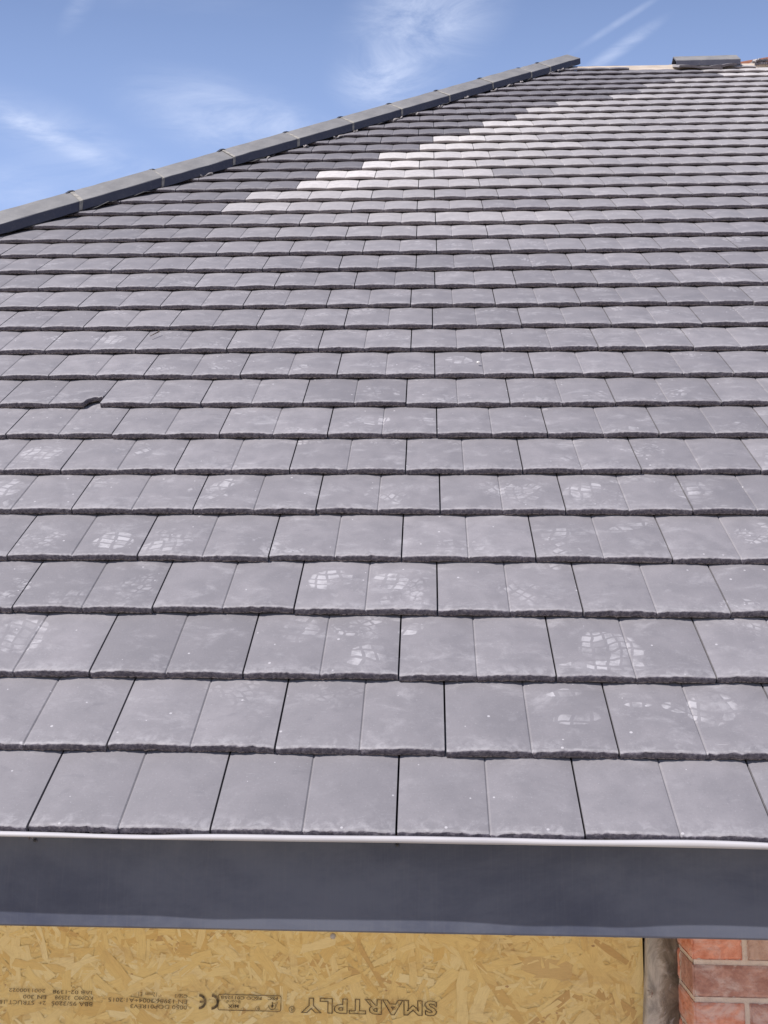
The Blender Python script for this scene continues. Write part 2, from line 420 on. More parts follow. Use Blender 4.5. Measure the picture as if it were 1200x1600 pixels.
# ------------------------------------------------------------------ the ground
def ground_material():
    m, t, b = new_mat('sandy_ground')
    co = t.node('ShaderNodeTexCoord').outputs['Object']
    n = t.noise(co, 0.5, 6, 0.6); n2 = t.noise(co, 30, 4, 0.7)
    c = t.mix(t.smooth(n, 0.35, 0.65), (0.56, 0.48, 0.37), (0.44, 0.385, 0.30))
    t.l.new(t.mix(t.smooth(n2, 0.4, 0.8, 0, 0.4), c, (0.2, 0.17, 0.13)), b.inputs['Base Color']); b.inputs['Roughness'].default_value = 0.95
    bump(t, b, n2, 0.5, 0.02)
    return m


GZ = -2.9
mb = MB(); mb.add([(-900, -900, GZ), (900, -900, GZ), (900, 900, GZ), (-900, 900, GZ)], [(0, 1, 2, 3)])
gr = link('ground', mb.mesh('ground'), None, ground_material()); gr['kind'] = 'structure'

# ------------------------------------------------------------------ the house
house = empty('house', (0, 0, GZ), 'house with a hipped roof of grey concrete tiles, dark fascia and boarded wall', 'house')
HC = -14.20 * S                         # hip line: u = v * CT + HC  (both slopes meet at 45 degrees in plan)
RV = 24.05 * S                          # slope length to the ridge
RY, RZ = RV * CT, RV * ST               # ridge line
RX0 = HC + RY
XR = 4.2                                # right end


def hip_u(v): return v * CT + HC


SU = [0.012, 0.014, -0.007, -0.023, -0.018, 0.008, -0.013, -0.008, -0.033, -0.021, -0.006, -0.04, -0.028, -0.006, 0.022, 0.024,
      0.016, 0.017, 0.01, 0.01, 0.02, 0.009, 0.023, 0.013, 0.014, 0.003, -0.012]
SV = [0.075, 0.015, 0.011, 0.024, 0.006, 0.01, -0.003, -0.006, -0.021, -0.025, -0.011, -0.015, -0.019, -0.023, -0.025, -0.009, 0, 0.01,
      0.027, 0.015, 0.015, 0.008, 0.011, -0.001, 0.001, -0.002, -0.001]
BR_K = [19.58, 20.11, 21.17, 22.15, 23.15, 24.04, 25.1, 26.03, 27.05, 27.91, 29.04, 30.0, 31.2, 32.55, 33.51, 38]
BR_U = [-3.01, -2.71, -1.97, -1.71, -.96, -.71, .01, .28, .97, 1.24, 1.98, 2.26, 3.3, 4.31, 5.1, 8.2]


def tile_mesh(mb, u0, v0, nx, fine, seed, col, chip=None, length=0.262, width=S):
    """one double-slate tile: cambered halves, mock joint, riven leading edge"""
    r = np.random.default_rng(seed)
    gap = 0.0036; wd = width - gap
    h = nx // 2
    ts = np.linspace(0, 1, h)
    ts = np.concatenate([[0], 0.006 + ts * 0.988, [1]]); h += 2
    xl = ts * (wd / 2 - 0.0022); xr = wd / 2 + 0.0022 + ts * (wd / 2 - 0.0022)
    xs = np.concatenate([xl, [wd / 2 - 0.0008, wd / 2 + 0.0008], xr])
    cam_ = 0.0036 * (1 - (2 * ts - 1) ** 2)
    cb = np.concatenate([cam_, [-0.0026, -0.0026], cam_])
    notch = np.concatenate([np.zeros(h), [0.0015, 0.0015], np.zeros(h)])
    n = len(xs)
    wob = np.convolve(r.normal(0, 1, n + 6), np.ones(7) / 7, 'valid')[:n]
    nv = r.normal(0, 0.0016) + wob * 0.0006 + notch
    if fine: nv = nv + r.normal(0, 0.0007, n)
    tilt = r.normal(0, 0.0010); skew = r.normal(0, 0.0022)
    nv = nv + skew * (xs / wd - 0.5)
    if chip:
        a = np.clip((xs - (wd - chip[0])) / chip[0], 0, 1)
        nv = nv + chip[1] * np.sqrt(np.clip(1 - (1 - a) ** 2.4, 0, 1)) * (1 + 0.08 * r.normal(0, 1, n) * (a > 0)) * (a > 0)
    top = 0.0188
    # leading edge rows: (dv, height fraction or absolute below top, jitter)
    prof = [(0.0055, 'b', 0.0), (0.0006, 'b', 0.5), (0.0000, 0.28, 1.0), (0.0006, 0.52, 1.0), (0.0012, 0.80, 1.0), (0.0027, 'c', 0.7), (0.0065, 'd', 0.2)]
    if not fine: prof = [(0.0030, 'b', 0.0), (0.0, 0.10, .5), (0.0014, 'c2', 0.4), (0.0050, 'd2', 0.1), (0.0110, 'e2', 0.0)]
    rows = []; lv = []
    surf = lambda d: top * (1 - d / G) - 0.0035
    for dv, kind, j in prof:
        jj = r.normal(0, 1, n); jz = r.normal(0, 1, n)
        jj = 0.6 * jj + 0.4 * np.roll(jj, 1)
        amp = (0.0008 if fine else 0.0007) * j
        v = v0 + nv + dv + jj * amp
        zt = surf(dv) + cb
        bot = 0.0006 + 0.55 * np.maximum(cb, 0) + np.where(cb < 0, -0.0006, 0)
        if kind == 'b': z = bot + jz * amp * 0.3; l = -0.012
        elif kind == 'c': z = zt - 0.0010 + jz * amp * 0.5; l = 0.0008
        elif kind == 'd': z = zt - 0.0002 + jz * amp * 0.4; l = 0.0055
        elif kind == 'c2': z = zt - 0.0034; l = 0.0006
        elif kind == 'd2': z = zt - 0.0012; l = 0.004
        elif kind == 'e2': z = zt - 0.0003; l = 0.010
        else: z = bot + (zt - bot) * kind + jz * amp * 0.4; l = -0.009 + 0.008 * kind
        rows.append((v, z + tilt * 0.5)); lv.append(l)
    for d in ((0.010, 0.022, 0.05, 0.10, 0.15, 0.20, length) if fine else (0.022, 0.07, 0.14, 0.20, length)):
        v = v0 + nv * max(0.0, 1 - d / 0.1) + d if not chip else v0 + np.maximum(d, nv + 0.006 + 0.2 * d)
        z = surf(d) + cb - (0.0006 if d > 0.18 else 0) + tilt * (1 - d / G) * 0.5
        if not fine and d < 0.05: z = z - 0.0
        rows.append((v, z)); lv.append(d)
    V = np.array([q[0] for q in rows]); Z = np.array([q[1] for q in rows])
    U = np.tile(xs, (len(rows), 1)) + u0 + gap / 2
    LV = np.tile(np.array(lv)[:, None], (1, n)); LX = np.tile(xs, (len(rows), 1))
    # skirts down the two sides
    def ext(A, da, db): return np.concatenate([A[:, :1] + da, A[:, :1], A, A[:, -1:], A[:, -1:] + db], 1)
    U = ext(U, 0, 0); V = ext(V, 0, 0); Zs = ext(Z, -0.016, -0.016); LV = ext(LV, 0, 0); LX = ext(LX, 0, 0)
    hu = hip_u(V) + 0.03
    if (U < hu).all(): return
    U = np.maximum(U, hu)
    R_, N_ = U.shape
    P3 = W(U.ravel(), V.ravel(), Zs.ravel())
    Zs = Zs
    i = np.arange(R_ - 1)[:, None] * N_ + np.arange(N_ - 1)[None, :]
    F = np.stack([i, i + 1, i + N_ + 1, i + N_], -1).reshape(-1, 4)
    Uf = U.ravel()
    keep = ~((Uf[F].max(1) - Uf[F].min(1) < 1e-7) & (np.abs(Uf[F].mean(1) - (hip_u(V.ravel()[F].mean(1)) + 0.03)) < 1e-6))
    jn = F % N_
    keep &= (jn[:, 0] != 1) & (jn[:, 0] != N_ - 3)
    mb.add(P3, F[keep], np.stack([U.ravel(), V.ravel()], 1), np.stack([LX.ravel(), LV.ravel()], 1), col)


roofmb = MB(); chipmb = MB()
rr = np.random.default_rng(3)
for k in range(1, 39):
    v = 0.63487 * (k - 1) + (SV[k - 1] if k <= 27 else rr.normal(0, 0.006))
    su = (SU[k - 1] if k <= 27 else rr.normal(0, 0.012)) + (0.2694 if k % 2 == 0 else 0.0)
    lo, hi = hip_u(v * S) / S, XR / S
    c_u = np.interp(k, BR_K, BR_U) if k >= 18.6 else 99
    for j in range(math.floor(lo - su) - 1, math.ceil(hi) + 1):
        u = j + su
        if u + 1 < lo: continue
        if u + 1 > hi: continue
        if k == 38 and u + 1 > 5.55: continue
        vis = abs(u - 0.2) < 3.9 + v * 0.36
        near = k <= 11 and vis; midr = 11 < k <= 20 and vis
        nx = 50 if near else (26 if midr else (18 if vis else 10))
        du = (u + 0.5 - c_u)
        R_ = float(np.clip(rr.normal(0.5, 0.24), 0, 1)); dust = 0.0; dark = 0.0
        if k >= 18.6 and u + 0.45 > c_u - 0.0:
            peak = np.interp(k, [18, 19.9, 21, 22, 25, 28, 31, 34, 38], [0.24, 0.44, 0.62, 0.72, 0.66, 0.54, 0.38, 0.24, 0.12])
            dust = float(np.clip(peak * math.exp(-((max(du - 0.6, 0)) / 2.4) ** 1.3) + rr.normal(0, 0.05), 0, 1))
            dust = max(dust, float(np.interp(k, [18, 24, 30, 38], [0.0, 0.14, 0.20, 0.24])))
        elif k >= 18.6:
            dark = float(np.interp(k, [18, 20, 23, 30, 38], [0.0, 0.30, 0.42, 0.34, 0.25]) + rr.normal(0, 0.05))
        elif k >= 15:
            dark = 0.06 * (k - 14) * float(np.clip((-u - 1.5) / 2, 0, 1))
            dust = float(np.interp(k, [15, 16.5, 18], [0, 0.06, 0.26])) * math.exp(-((u - 0.0 + (18 - k) * .8) / 2.4) ** 2) if k > 15 else 0
        if k >= 36 and u > 6.9: dust = 0.55
        if k == 38: dark, dust = 0.35, 0.0
        col = (R_, dust, float(np.clip(dark, 0, 1)), 1)
        ischip = (k == 9 and abs(u * S + S - (-0.99 + 0.0)) < 0.16 and u < -3.0)
        is_c = (k == 9 and -3.62 < u + 0.5 < -3.40 + 0.5 and False)
        tgt = chipmb if (k == 9 and abs((u + 1) - (-2.994 + 0.0)) < 0.5 and False) else roofmb
        if k == 9 and abs((u + 1) - (-3.033)) < 0.25:
            tile_mesh(chipmb, u * S, v * S, 64, True, k * 1000 + j + 500, col, chip=(0.046, 0.042)); continue
        tile_mesh(tgt, u * S, v * S, nx, near or midr, k * 1000 + j + 500, col)
# the one pair of tiles that finishes the top course on the right
for u in (7.42,):
    tile_mesh(roofmb, u * S, 23.42 * S, 18, False, 77 + int(u), (0.6, 0.45, 0, 1), width=S)
roof = link('roof', roofmb.mesh('roof_tiles', smooth=True), house, M_tile)
roof.parent = house; roof.location = (0, 0, -GZ)
roof['label'] = 'front slope of grey cambered double tiles marked with dusty boot prints'
ct = link('chipped_tile', chipmb.mesh('chipped_tile', smooth=True), roof, M_tile)
ct['label'] = 'tile with its lower right corner broken away'

# underlay below the front slope, the far slope, the left slope and the gable
mb = MB()
for n_ in (-0.022,):
    vs = [(hip_u(0.05), 0.05), (XR, 0.05), (XR, RV - 0.02), (hip_u(RV - 0.02), RV - 0.02)]
    mb.add([W(a, b_, n_) for a, b_ in vs], [(0, 1, 2, 3)])
link('underlay', mb.mesh('underlay'), roof, M_under)

sl = MB()
K = int(RV / G) + 1
for k in range(K):                       # left slope, course by course
    a, b_ = k * G, min((k + 1) * G + 0.01, RV - 0.01)
    if b_ <= a: continue
    pts = []
    for d, z in ((a, 0.001), (a, 0.0165), (b_, 0.0)):
        y0, y1 = d * CT + 0.02, 2 * RY - d * CT - 0.02
        if y1 < y0: y0 = y1 = RY
        for y in (y0, y1): pts.append((HC + d * CT - z * ST, y, d * ST + z * CT))
    loc = [(0, -.01)] * 2 + [(0, .006)] * 2 + [(0, .19)] * 2
    sl.add(pts, [(0, 2, 3, 1), (2, 4, 5, 3)], [(p[1], a + 3) for p in pts], loc, (0.5, 0, 0.1, 1))
link('left_slope_tiling', sl.mesh('left_slope'), roof, M_tile)
sl = MB()
for k in range(K - 1):                   # far slope
    a, b_ = k * G, (k + 1) * G + 0.01
    if b_ > RV - 0.06: b_ = RV - 0.06
    pts = []
    for d, z in ((a, 0.001), (a, 0.0165), (b_, 0.0)):
        for x in (hip_u(d) + 0.02, XR): pts.append((x, 2 * RY - d * CT + z * ST, d * ST + z * CT))
    sl.add(pts, [(0, 1, 3, 2), (2, 3, 5, 4)], [(p[0], a + 9) for p in pts], [(0, -.01)] * 2 + [(0, .006)] * 2 + [(0, .19)] * 2, (0.5, 0, 0.1, 1))
link('rear_slope_tiling', sl.mesh('rear_slope'), roof, M_tile)

# pale ridge batten where the top course is still missing
mb = MB(); mb.box(1.2, XR - 0.02, RY - 0.085, RY - 0.045, RZ - 0.10, RZ - 0.052)
link('ridge_batten', mb.mesh('ridge_batten'), roof, M_timber)


# ------------------------------------------------------------------ angle ridge / hip tiles
def ridge_profile(inner=False):
    t = 0.014 if inner else 0.0
    return [(-0.129 + t, -0.058), (-0.1278 + t, -0.011), (-0.1250 + t, -0.0062 - t * .4), (-0.006, 0.083 - t),
            (0.006, 0.083 - t), (0.1250 - t, -0.0062 - t * .4), (0.1278 - t, -0.011), (0.129 - t, -0.058)]


def ridge_mesh(name, L, e, up, d, origin, seed=0, taper=0.0):
    """open angular cap along d, cross axes e / up, with thickness, as one mesh in local coordinates"""
    r = np.random.default_rng(seed)
    o, i = ridge_profile(), ridge_profile(True)
    st = np.linspace(0, L, 9)
    vv = []; n = len(o)
    for s_ in st:
        sc = 1 - taper * s_ / L
        for ring in (o, i):
            for (a, b_) in ring:
                j = r.normal(0, 0.0007, 2)
                vv.append((Vector(e) * (a * sc + j[0]) + Vector(up) * (b_ + j[1]) + Vector(d) * s_))
    F = []; m_ = 2 * n
    for q in range(len(st) - 1):
        A, B = q * m_, (q + 1) * m_
        for z in range(n - 1):
            F.append((A + z, A + z + 1, B + z + 1, B + z)); F.append((A + n + z, B + n + z, B + n + z + 1, A + n + z + 1))
        F.append((A, B, B + n, A + n)); F.append((A + n - 1, A + m_ - 1, B + m_ - 1, B + n - 1))
    for q in (0, len(st) - 1):
        A = q * m_
        for z in range(n - 1):
            f = (A + z, A + n + z, A + n + z + 1, A + z + 1); F.append(f if q == 0 else f[::-1])
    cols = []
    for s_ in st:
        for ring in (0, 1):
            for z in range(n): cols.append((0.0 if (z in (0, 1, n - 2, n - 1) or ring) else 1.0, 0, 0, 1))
    # top wings pale, side lips dark, their shade put into the colour: repeat the arris verts so the change is crisp
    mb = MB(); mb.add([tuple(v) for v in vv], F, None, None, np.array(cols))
    me = mb.mesh(name)
    return me


hd = Vector((1, 1, math.tan(TH))).normalized()
he = Vector((1, -1, 0)).normalized()
hup = Vector((0, 0, 1))
JT = [0.03, 0.32, 0.61, 0.90, 1.19, 1.475, 1.76, 2.045, 2.33, 2.612, 2.904, 3.194, 3.491, 3.775, 4.057, 4.362, 4.673, 4.975, 5.137]
UN = Vector((1, 1, math.tan(TH)))
HB = Vector((HC, 0, -GZ))


def hp(t_): return HB + UN * t_


for i in range(len(JT)):
    t0 = JT[i]; t1 = JT[i + 1] if i + 1 < len(JT) else 5.41
    L = (t1 - t0) * UN.length
    hop = rng.normal(0, 0.003)
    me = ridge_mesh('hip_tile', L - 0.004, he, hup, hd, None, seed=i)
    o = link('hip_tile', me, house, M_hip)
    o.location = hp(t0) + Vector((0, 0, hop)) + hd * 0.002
    if 0 < i:
        # filler showing in the joint
        mb = MB(); pr = ridge_profile()
        pts = []
        for s_ in (-0.009, 0.009):
            for (a, b_) in pr: pts.append(Vector((0, 0, 0)) + he * (a * 1.015) + hup * (b_ + 0.0012) + hd * (s_ + rng.normal(0, .002)))
        mb.add([tuple(p_) for p_ in pts], [(z, z + 1, z + 9, z + 8) for z in range(7)])
        link('joint_filler', mb.mesh('joint_filler'), o, M_seal)
        # small dark clip on the apex
        mb = MB()
        pts = []
        for s_, hh in ((-0.035, 0.084), (-0.012, 0.092), (0.012, 0.090), (0.022, 0.084)):
            for a, dzz in ((-0.022, -0.014), (0, 0), (0.016, -0.010)): pts.append(he * a + hup * (hh + dzz) + hd * s_)
        mb.add([tuple(p_) for p_ in pts], [(q * 3 + z, q * 3 + z + 1, q * 3 + z + 4, q * 3 + z + 3) for q in range(3) for z in range(2)])
        link('hip_clip', mb.mesh('hip_clip'), o, M_clip)

# dark hip roll under the caps, with crumpled pale edges against the cut tiles
mb = MB(); N = 420
ts = np.linspace(0.02, 5.38, N)
pts = []
r = np.random.default_rng(5)
wv = np.convolve(r.normal(0, 1, N + 8), np.ones(5) / 5, 'valid')[:N]
for q, t_ in enumerate(ts):
    for a, zz in ((0.0, 0.03), (0.095, -0.030), (0.128 + 0.012 * wv[q], -0.062 + 0.006 * wv[(q * 3) % N])):
        p_ = hp(t_) + he * a + hup * zz; pts.append((p_.x, p_.y, p_.z + GZ))
mb.add(pts, [(q * 3 + z, q * 3 + z + 3, q * 3 + z + 4, q * 3 + z + 1) for q in range(N - 1) for z in range(2)])
link('hip_roll', mb.mesh('hip_roll'), roof, M_roll)
M_foil = plain('crumpled_grey_foil', (0.12, 0.11, 0.115), (0.36, 0.33, 0.32), 60, 0.6, 0.4, 0.5, 0.003)
for t_ in np.arange(2.6, 5.35, 0.155):
    t_ = t_ + r.normal(0, 0.03)
    if t_ < 3.5 and r.random() < 0.7: continue
    base = hp(t_) + he * (0.134 + r.random() * 0.016) + hup * (-0.074 + r.random() * 0.008)
    base.z += GZ
    n = 9; ln = 0.03 + r.random() * 0.07
    P_ = []
    for q in range(n):
        a = q / (n - 1)
        c_ = hd * ((a - .5) * ln) + he * (0.006 * math.sin(a * 5 + t_ * 9)) + hup * (0.004 * math.sin(a * 9 + t_ * 31))
        w_ = 0.008 * (0.3 + math.sin(math.pi * a))
        for s_ in (-1, 1): P_.append(tuple(c_ + he * (s_ * w_) + hup * (0.004 + s_ * -0.005 + r.normal(0, 0.0012))))
        P_.append(tuple(c_ + hup * -0.008))
    F = []
    for q in range(n - 1):
        A = q * 3; B = A + 3
        F += [(A, B, B + 1, A + 1), (A + 1, B + 1, B + 2, A + 2), (A + 2, B + 2, B, A)]
    mb = MB(); mb.add(P_, F)
    link('torn_flashing_end', mb.mesh('torn_flashing_end', smooth=True), roof, M_foil).location = base


# ------------------------------------------------------------------ eaves: white strip, fascia, soffit
def fz(x): return 0.0015 * math.sin(x * 2.1 + 1) + 0.001 * math.sin(x * 5.3)


def strip_y(x):                          # how far the loose strip stands off the fascia
    return (-0.0040 + 0.0007 * math.sin(x * 6.0 + 0.6) + 0.0005 * math.sin(x * 15 + 2.0)
            - 0.0024 * sum(math.exp(-((x - c_) / 0.07) ** 2) for c_ in (-0.40, 0.115, 0.27)) + 0.0016 * math.exp(-((x - 0.50) / 0.14) ** 2))


def strip_top(x):
    return 0.0210 + 0.0012 * math.sin(x * 5.0 + 1.3) + 0.0006 * math.sin(x * 13) - 0.0035 * math.exp(-((x + 0.42) / 0.10) ** 2) + 0.0035 * math.exp(-((x - 0.47) / 0.13) ** 2) - 0.002 * math.exp(-((x - 0.66) / 0.06) ** 2)


xs = np.arange(HC + 0.02, XR, 0.012)
mb = MB(); pts = []
for x in xs:
    y = strip_y(x); zt = strip_top(x); zb = 0.0118 + 0.5 * fz(x)
    for (yy, zz) in ((0.080, zb - 0.003), (y + 0.010, zb + 0.005), (y + 0.006, zt), (y + 0.001, zt - 0.002), (y, zt - 0.004), (y + 0.0005, zb), (y + 0.003, zb - 0.0003), (y + 0.0035, zt - 0.006)):
        pts.append((x, yy, zz))
m_ = 8
mb.add(pts, [(q * m_ + z, q * m_ + z + 1, (q + 1) * m_ + z + 1, (q + 1) * m_ + z) for q in range(len(xs) - 1) for z in range(m_ - 1)])
st_ = link('eaves_strip', mb.mesh('eaves_strip', smooth=True), house, M_strip); st_.location = (0, 0, -GZ)
st_['label'] = 'white wavy plastic strip along the eaves'

mb = MB()
x = HC - 0.02; X1 = XR
FB = -0.1430
xs = np.arange(HC - 0.02, XR + 0.01, 0.06)
pts = []
for x in xs:
    d = 0.0008 * math.sin(x * 3.3) + 0.0005 * math.sin(x * 9)
    zb = FB + 0.0022 * max(-1, min(1, x / 0.7)) * 0.8 - 0.0006
    for (yy, zz) in ((0.085, 0.003), (0.0755, 0.003), (0.075 + d, 0.001), (0.075 + d, -0.05), (0.075 + d, zb + 0.003), (0.077, zb), (0.093, zb), (0.095, zb + 0.004), (0.095, 0.0)):
        pts.append((x, yy, zz))
m_ = 9
mb.add(pts, [(q * m_ + z, q * m_ + z + 1, (q + 1) * m_ + z + 1, (q + 1) * m_ + z) for q in range(len(xs) - 1) for z in range(m_ - 1)])
fa = link('fascia_board', mb.mesh('fascia_board'), house, M_fascia); fa.location = (0, 0, -GZ)
fa['label'] = 'dark grey fascia board with a sunlit lower edge'


def screw(x, y, z, r0, parent, name='screw_head', mat=M_steel):
    mb = MB(); n = 12; pts = [(x, y - 0.0028, z)]
    for rr_, yy in ((r0 * .55, -0.0024), (r0, -0.001), (r0, 0.0005)):
        for q in range(n): a = q / n * 2 * math.pi; pts.append((x + rr_ * math.cos(a), y + yy, z + rr_ * math.sin(a)))
    F = [(0, 1 + (q + 1) % n, 1 + q) for q in range(n)]
    for L_ in range(2):
        for q in range(n): F.append((1 + L_ * n + q, 1 + L_ * n + (q + 1) % n, 1 + (L_ + 1) * n + (q + 1) % n, 1 + (L_ + 1) * n + q))
    mb.add(pts, F); return link(name, mb.mesh(name, smooth=True), parent, mat)


for x, z in ((-0.608, -0.0045), (0.0035, -0.0015)):
    screw(x, 0.075, z - 0.003, 0.0042, fa, 'screw_head', M_fascia)
    screw(x, 0.0725, z - 0.0025, 0.0026, fa, 'screw_recess', M_clip)
mb = MB(); mb.box(HC - 0.02, HC + 0.0, 0.066, 2 * RY, -0.14, 0.003); mb.box(HC, XR, 2 * RY - 0.08, 2 * RY - 0.06, -0.14, 0.003)
o = link('side_fascia', mb.mesh('side_fascia'), house, M_fascia); o.location = (0, 0, -GZ)
mb = MB(); mb.box(HC, XR, 0.096, 0.70, -0.132, -0.125); mb.box(HC, HC + 0.6, 0.70, 2 * RY - 0.09, -0.128, -0.120); mb.box(HC + 0.6, XR, 2 * RY - 0.7, 2 * RY - 0.09, -0.128, -0.120)
o = link('soffit', mb.mesh('soffit'), house, M_soffit); o.location = (0, 0, -GZ)

# ------------------------------------------------------------------ boarding made of pressed wood strands
BY = 0.655
mb = MB()
mb.box(-3.4, 0.524, BY, BY + 0.012, -2.55, -0.134, col=(0.35, 0.1, 0.1, 1))
r = np.random.default_rng(21)
n_str = 14000
for q in range(n_str):
    big = r.random() < 0.16
    x = r.uniform(-1.75, 0.52); z = r.uniform(-0.95, -0.14)
    L = r.uniform(0.06, 0.13) if big else r.uniform(0.018, 0.06); wd = r.uniform(0.012, 0.03) if big else r.uniform(0.004, 0.012)
    ang = r.normal(0, 0.75) if r.random() < 0.7 else r.uniform(0, math.pi)
    depth = 0.0001 + 0.0013 * (q / n_str)
    k = 5
    up_ = [(-L / 2 + L * s_ / (k - 1) + r.normal(0, 0.0015), wd / 2 * r.uniform(0.62, 1.0)) for s_ in range(k)]
    dn_ = [(-L / 2 + L * s_ / (k - 1) + r.normal(0, 0.0015), -wd / 2 * r.uniform(0.62, 1.0)) for s_ in range(k)][::-1]
    sk = r.uniform(-0.6, 0.6)
    ring = [(a + b_ * sk, b_ + 0.15 * wd * math.sin(a * 40)) for a, b_ in up_ + dn_]
    ca, sa = math.cos(ang), math.sin(ang); t1_, t2_ = r.normal(0, 0.010), r.normal(0, 0.04)
    pts = [(min(x + a * ca - b_ * sa, 0.5235), BY - depth - abs(t1_ * a + t2_ * b_), max(-1.2, min(-0.136, z + a * sa + b_ * ca))) for a, b_ in ring]
    u_ = [(a + q * 0.37, b_ + q * 0.11) for a, b_ in ring]
    p_ = r.random()
    right = np.clip((x + 0.3) / 0.8, 0, 1)
    if p_ < 0.02 + 0.02 * right: col = (1, r.uniform(0.1, 0.6), 0, 1)
    elif p_ < 0.28: col = (r.uniform(0.3, 1.0), 0.1 * r.random(), 0, 1)
    elif p_ < 0.62: col = (r.uniform(0, 0.45), 0, 0, 1)
    else: col = (r.uniform(0, 0.3), 0, r.uniform(0.1, 0.75) * (1 - 0.5 * right), 1)
    n = len(pts)
    F = [(a, n - 1 - a, n - 2 - a, a + 1) for a in range(k - 1)]
    mb.add(pts, F, u_, None, col)
    if q > 13000 and r.random() < 0.16:   # small dark knots and bark flecks
        s_ = r.uniform(0.0012, 0.004)
        mb.add([(x + s_ * 1.6 * math.cos(a) * r.uniform(.6, 1), BY - depth - 0.0002, z + s_ * math.sin(a) * r.uniform(.6, 1)) for a in np.linspace(0, 5.2, 6)], [(5, 4, 3, 2, 1, 0)], None, None, (1, 1, 0, 1))
# a few long distinctive strands seen in the board
for (x0, z0, x1, z1, wd, col) in ((0.162, -0.352, 0.262, -0.475, 0.019, (0.9, 0.25, 0, 1)), (0.26, -0.355, 0.37, -0.365, 0.045, (0.75, 0.42, 0.15, 1)), (0.375, -0.40, 0.44, -0.375, 0.035, (0.2, 0, 0.35, 1)),
                                  (0.42, -0.30, 0.49, -0.345, 0.014, (1, 0.5, 0, 1)), (-0.45, -0.30, -0.44, -0.35, 0.026, (0.9, 0.1, 0, 1)), (-0.50, -0.335, -0.47, -0.345, 0.035, (0.9, 0.2, 0, 1)), (-0.02, -0.385, 0.07, -0.395, 0.018, (0, 0, 0.7, 1))):
    d = Vector((x1 - x0, 0, z1 - z0)); L = d.length; d.normalize(); e = Vector((-d.z, 0, d.x))
    n = 7; up_ = []; dn_ = []
    for q in range(n):
        a = q / (n - 1); c_ = Vector((x0, BY - 0.0016, z0)) + d * (a * L)
        wv = wd / 2 * (0.75 + 0.35 * r.random()) * (0.75 if q in (0, n - 1) else 1)
        up_.append(tuple(c_ + e * wv + d * r.normal(0, 0.001))); dn_.append(tuple(c_ - e * wv))
    pts = up_ + dn_[::-1]
    mb.add(pts, [(a, a + 1, 2 * n - 2 - a, 2 * n - 1 - a) for a in range(n - 1)], [(q_[0], q_[2]) for q_ in pts], None, col)
board = link('strand_board', mb.mesh('strand_board', origin=(0, BY, 0)), house, M_strand); board.location = (0, BY, -GZ)
board['label'] = 'strand board panel with upside-down printing below the eaves'
screw(-0.1543, -0.003, -0.3030, 0.0062, board)


# ---- the printing (the board is fixed upside down)
def to_board(me_or_pts): pass


def ink_text(body, right_x, top_z, left_x, bot_z, style='solid', slant=0.0):
    """text turned by 180 degrees: its first letter stands at right_x, its feet point up"""
    cu = bpy.data.curves.new('lettering', 'FONT'); cu.body = body; cu.size = 1.0
    cu.resolution_u = 3
    if style == 'outline':
        cu.fill_mode = 'NONE'; cu.bevel_depth = 0.020; cu.bevel_resolution = 0; cu.offset = 0.035; cu.space_character = 1.14
    elif style == 'bold': cu.offset = 0.02
    tmp = bpy.data.objects.new('tmp', cu); C.objects.link(tmp)
    dg = bpy.context.evaluated_depsgraph_get(); me = bpy.data.meshes.new_from_object(tmp.evaluated_get(dg))
    C.objects.unlink(tmp); bpy.data.objects.remove(tmp)
    co = np.empty(len(me.vertices) * 3); me.vertices.foreach_get('co', co); co = co.reshape(-1, 3)
    mn, mx = co.min(0), co.max(0)
    X = right_x + (left_x - right_x) * (co[:, 0] - mn[0]) / (mx[0] - mn[0])
    # local up -> world down
    Zc = bot_z + (top_z - bot_z) * (1 - (co[:, 1] - mn[1]) / (mx[1] - mn[1]))
    Zc = Zc + slant * (X - right_x)
    Yc = -0.0042 - 0.0002 * (co[:, 2] - mn[2]) / max(mx[2] - mn[2], 1e-6)
    me.vertices.foreach_set('co', np.stack([X, Yc, Zc], 1).ravel()); me.update()
    me.materials.clear()
    return link('printed_lettering', me, board, M_ink)


def ink_poly(name, polys):
    mb = MB()
    for pts in polys:
        mb.add([(x, -0.0042, z) for x, z in pts], [tuple(range(len(pts)))])
    return link(name, mb.mesh(name), board, M_ink)


def arc(cx, cz, r0, r1, a0, a1, n=16):
    out = []
    for q in range(n):
        a, b_ = a0 + (a1 - a0) * q / n, a0 + (a1 - a0) * (q + 1) / n
        out.append([(cx + r0 * math.cos(a), cz + r0 * math.sin(a)), (cx + r1 * math.cos(a), cz + r1 * math.sin(a)), (cx + r1 * math.cos(b_), cz + r1 * math.sin(b_)), (cx + r0 * math.cos(b_), cz + r0 * math.sin(b_))])
    return out


SL = 0.004
# text runs right to left, feet up: local top of letters is at the LOWER z
ink_text('SMARTPLY', 0.0761, -0.4310, -0.2224, -0.4630, 'outline', 0.0)
ink_text('R', -0.2380, -0.4525, -0.2450, -0.4600)
ink_poly('registered_ring', arc(-0.2415, -0.4562, 0.0058, 0.0070, 0, 2 * math.pi, 20))
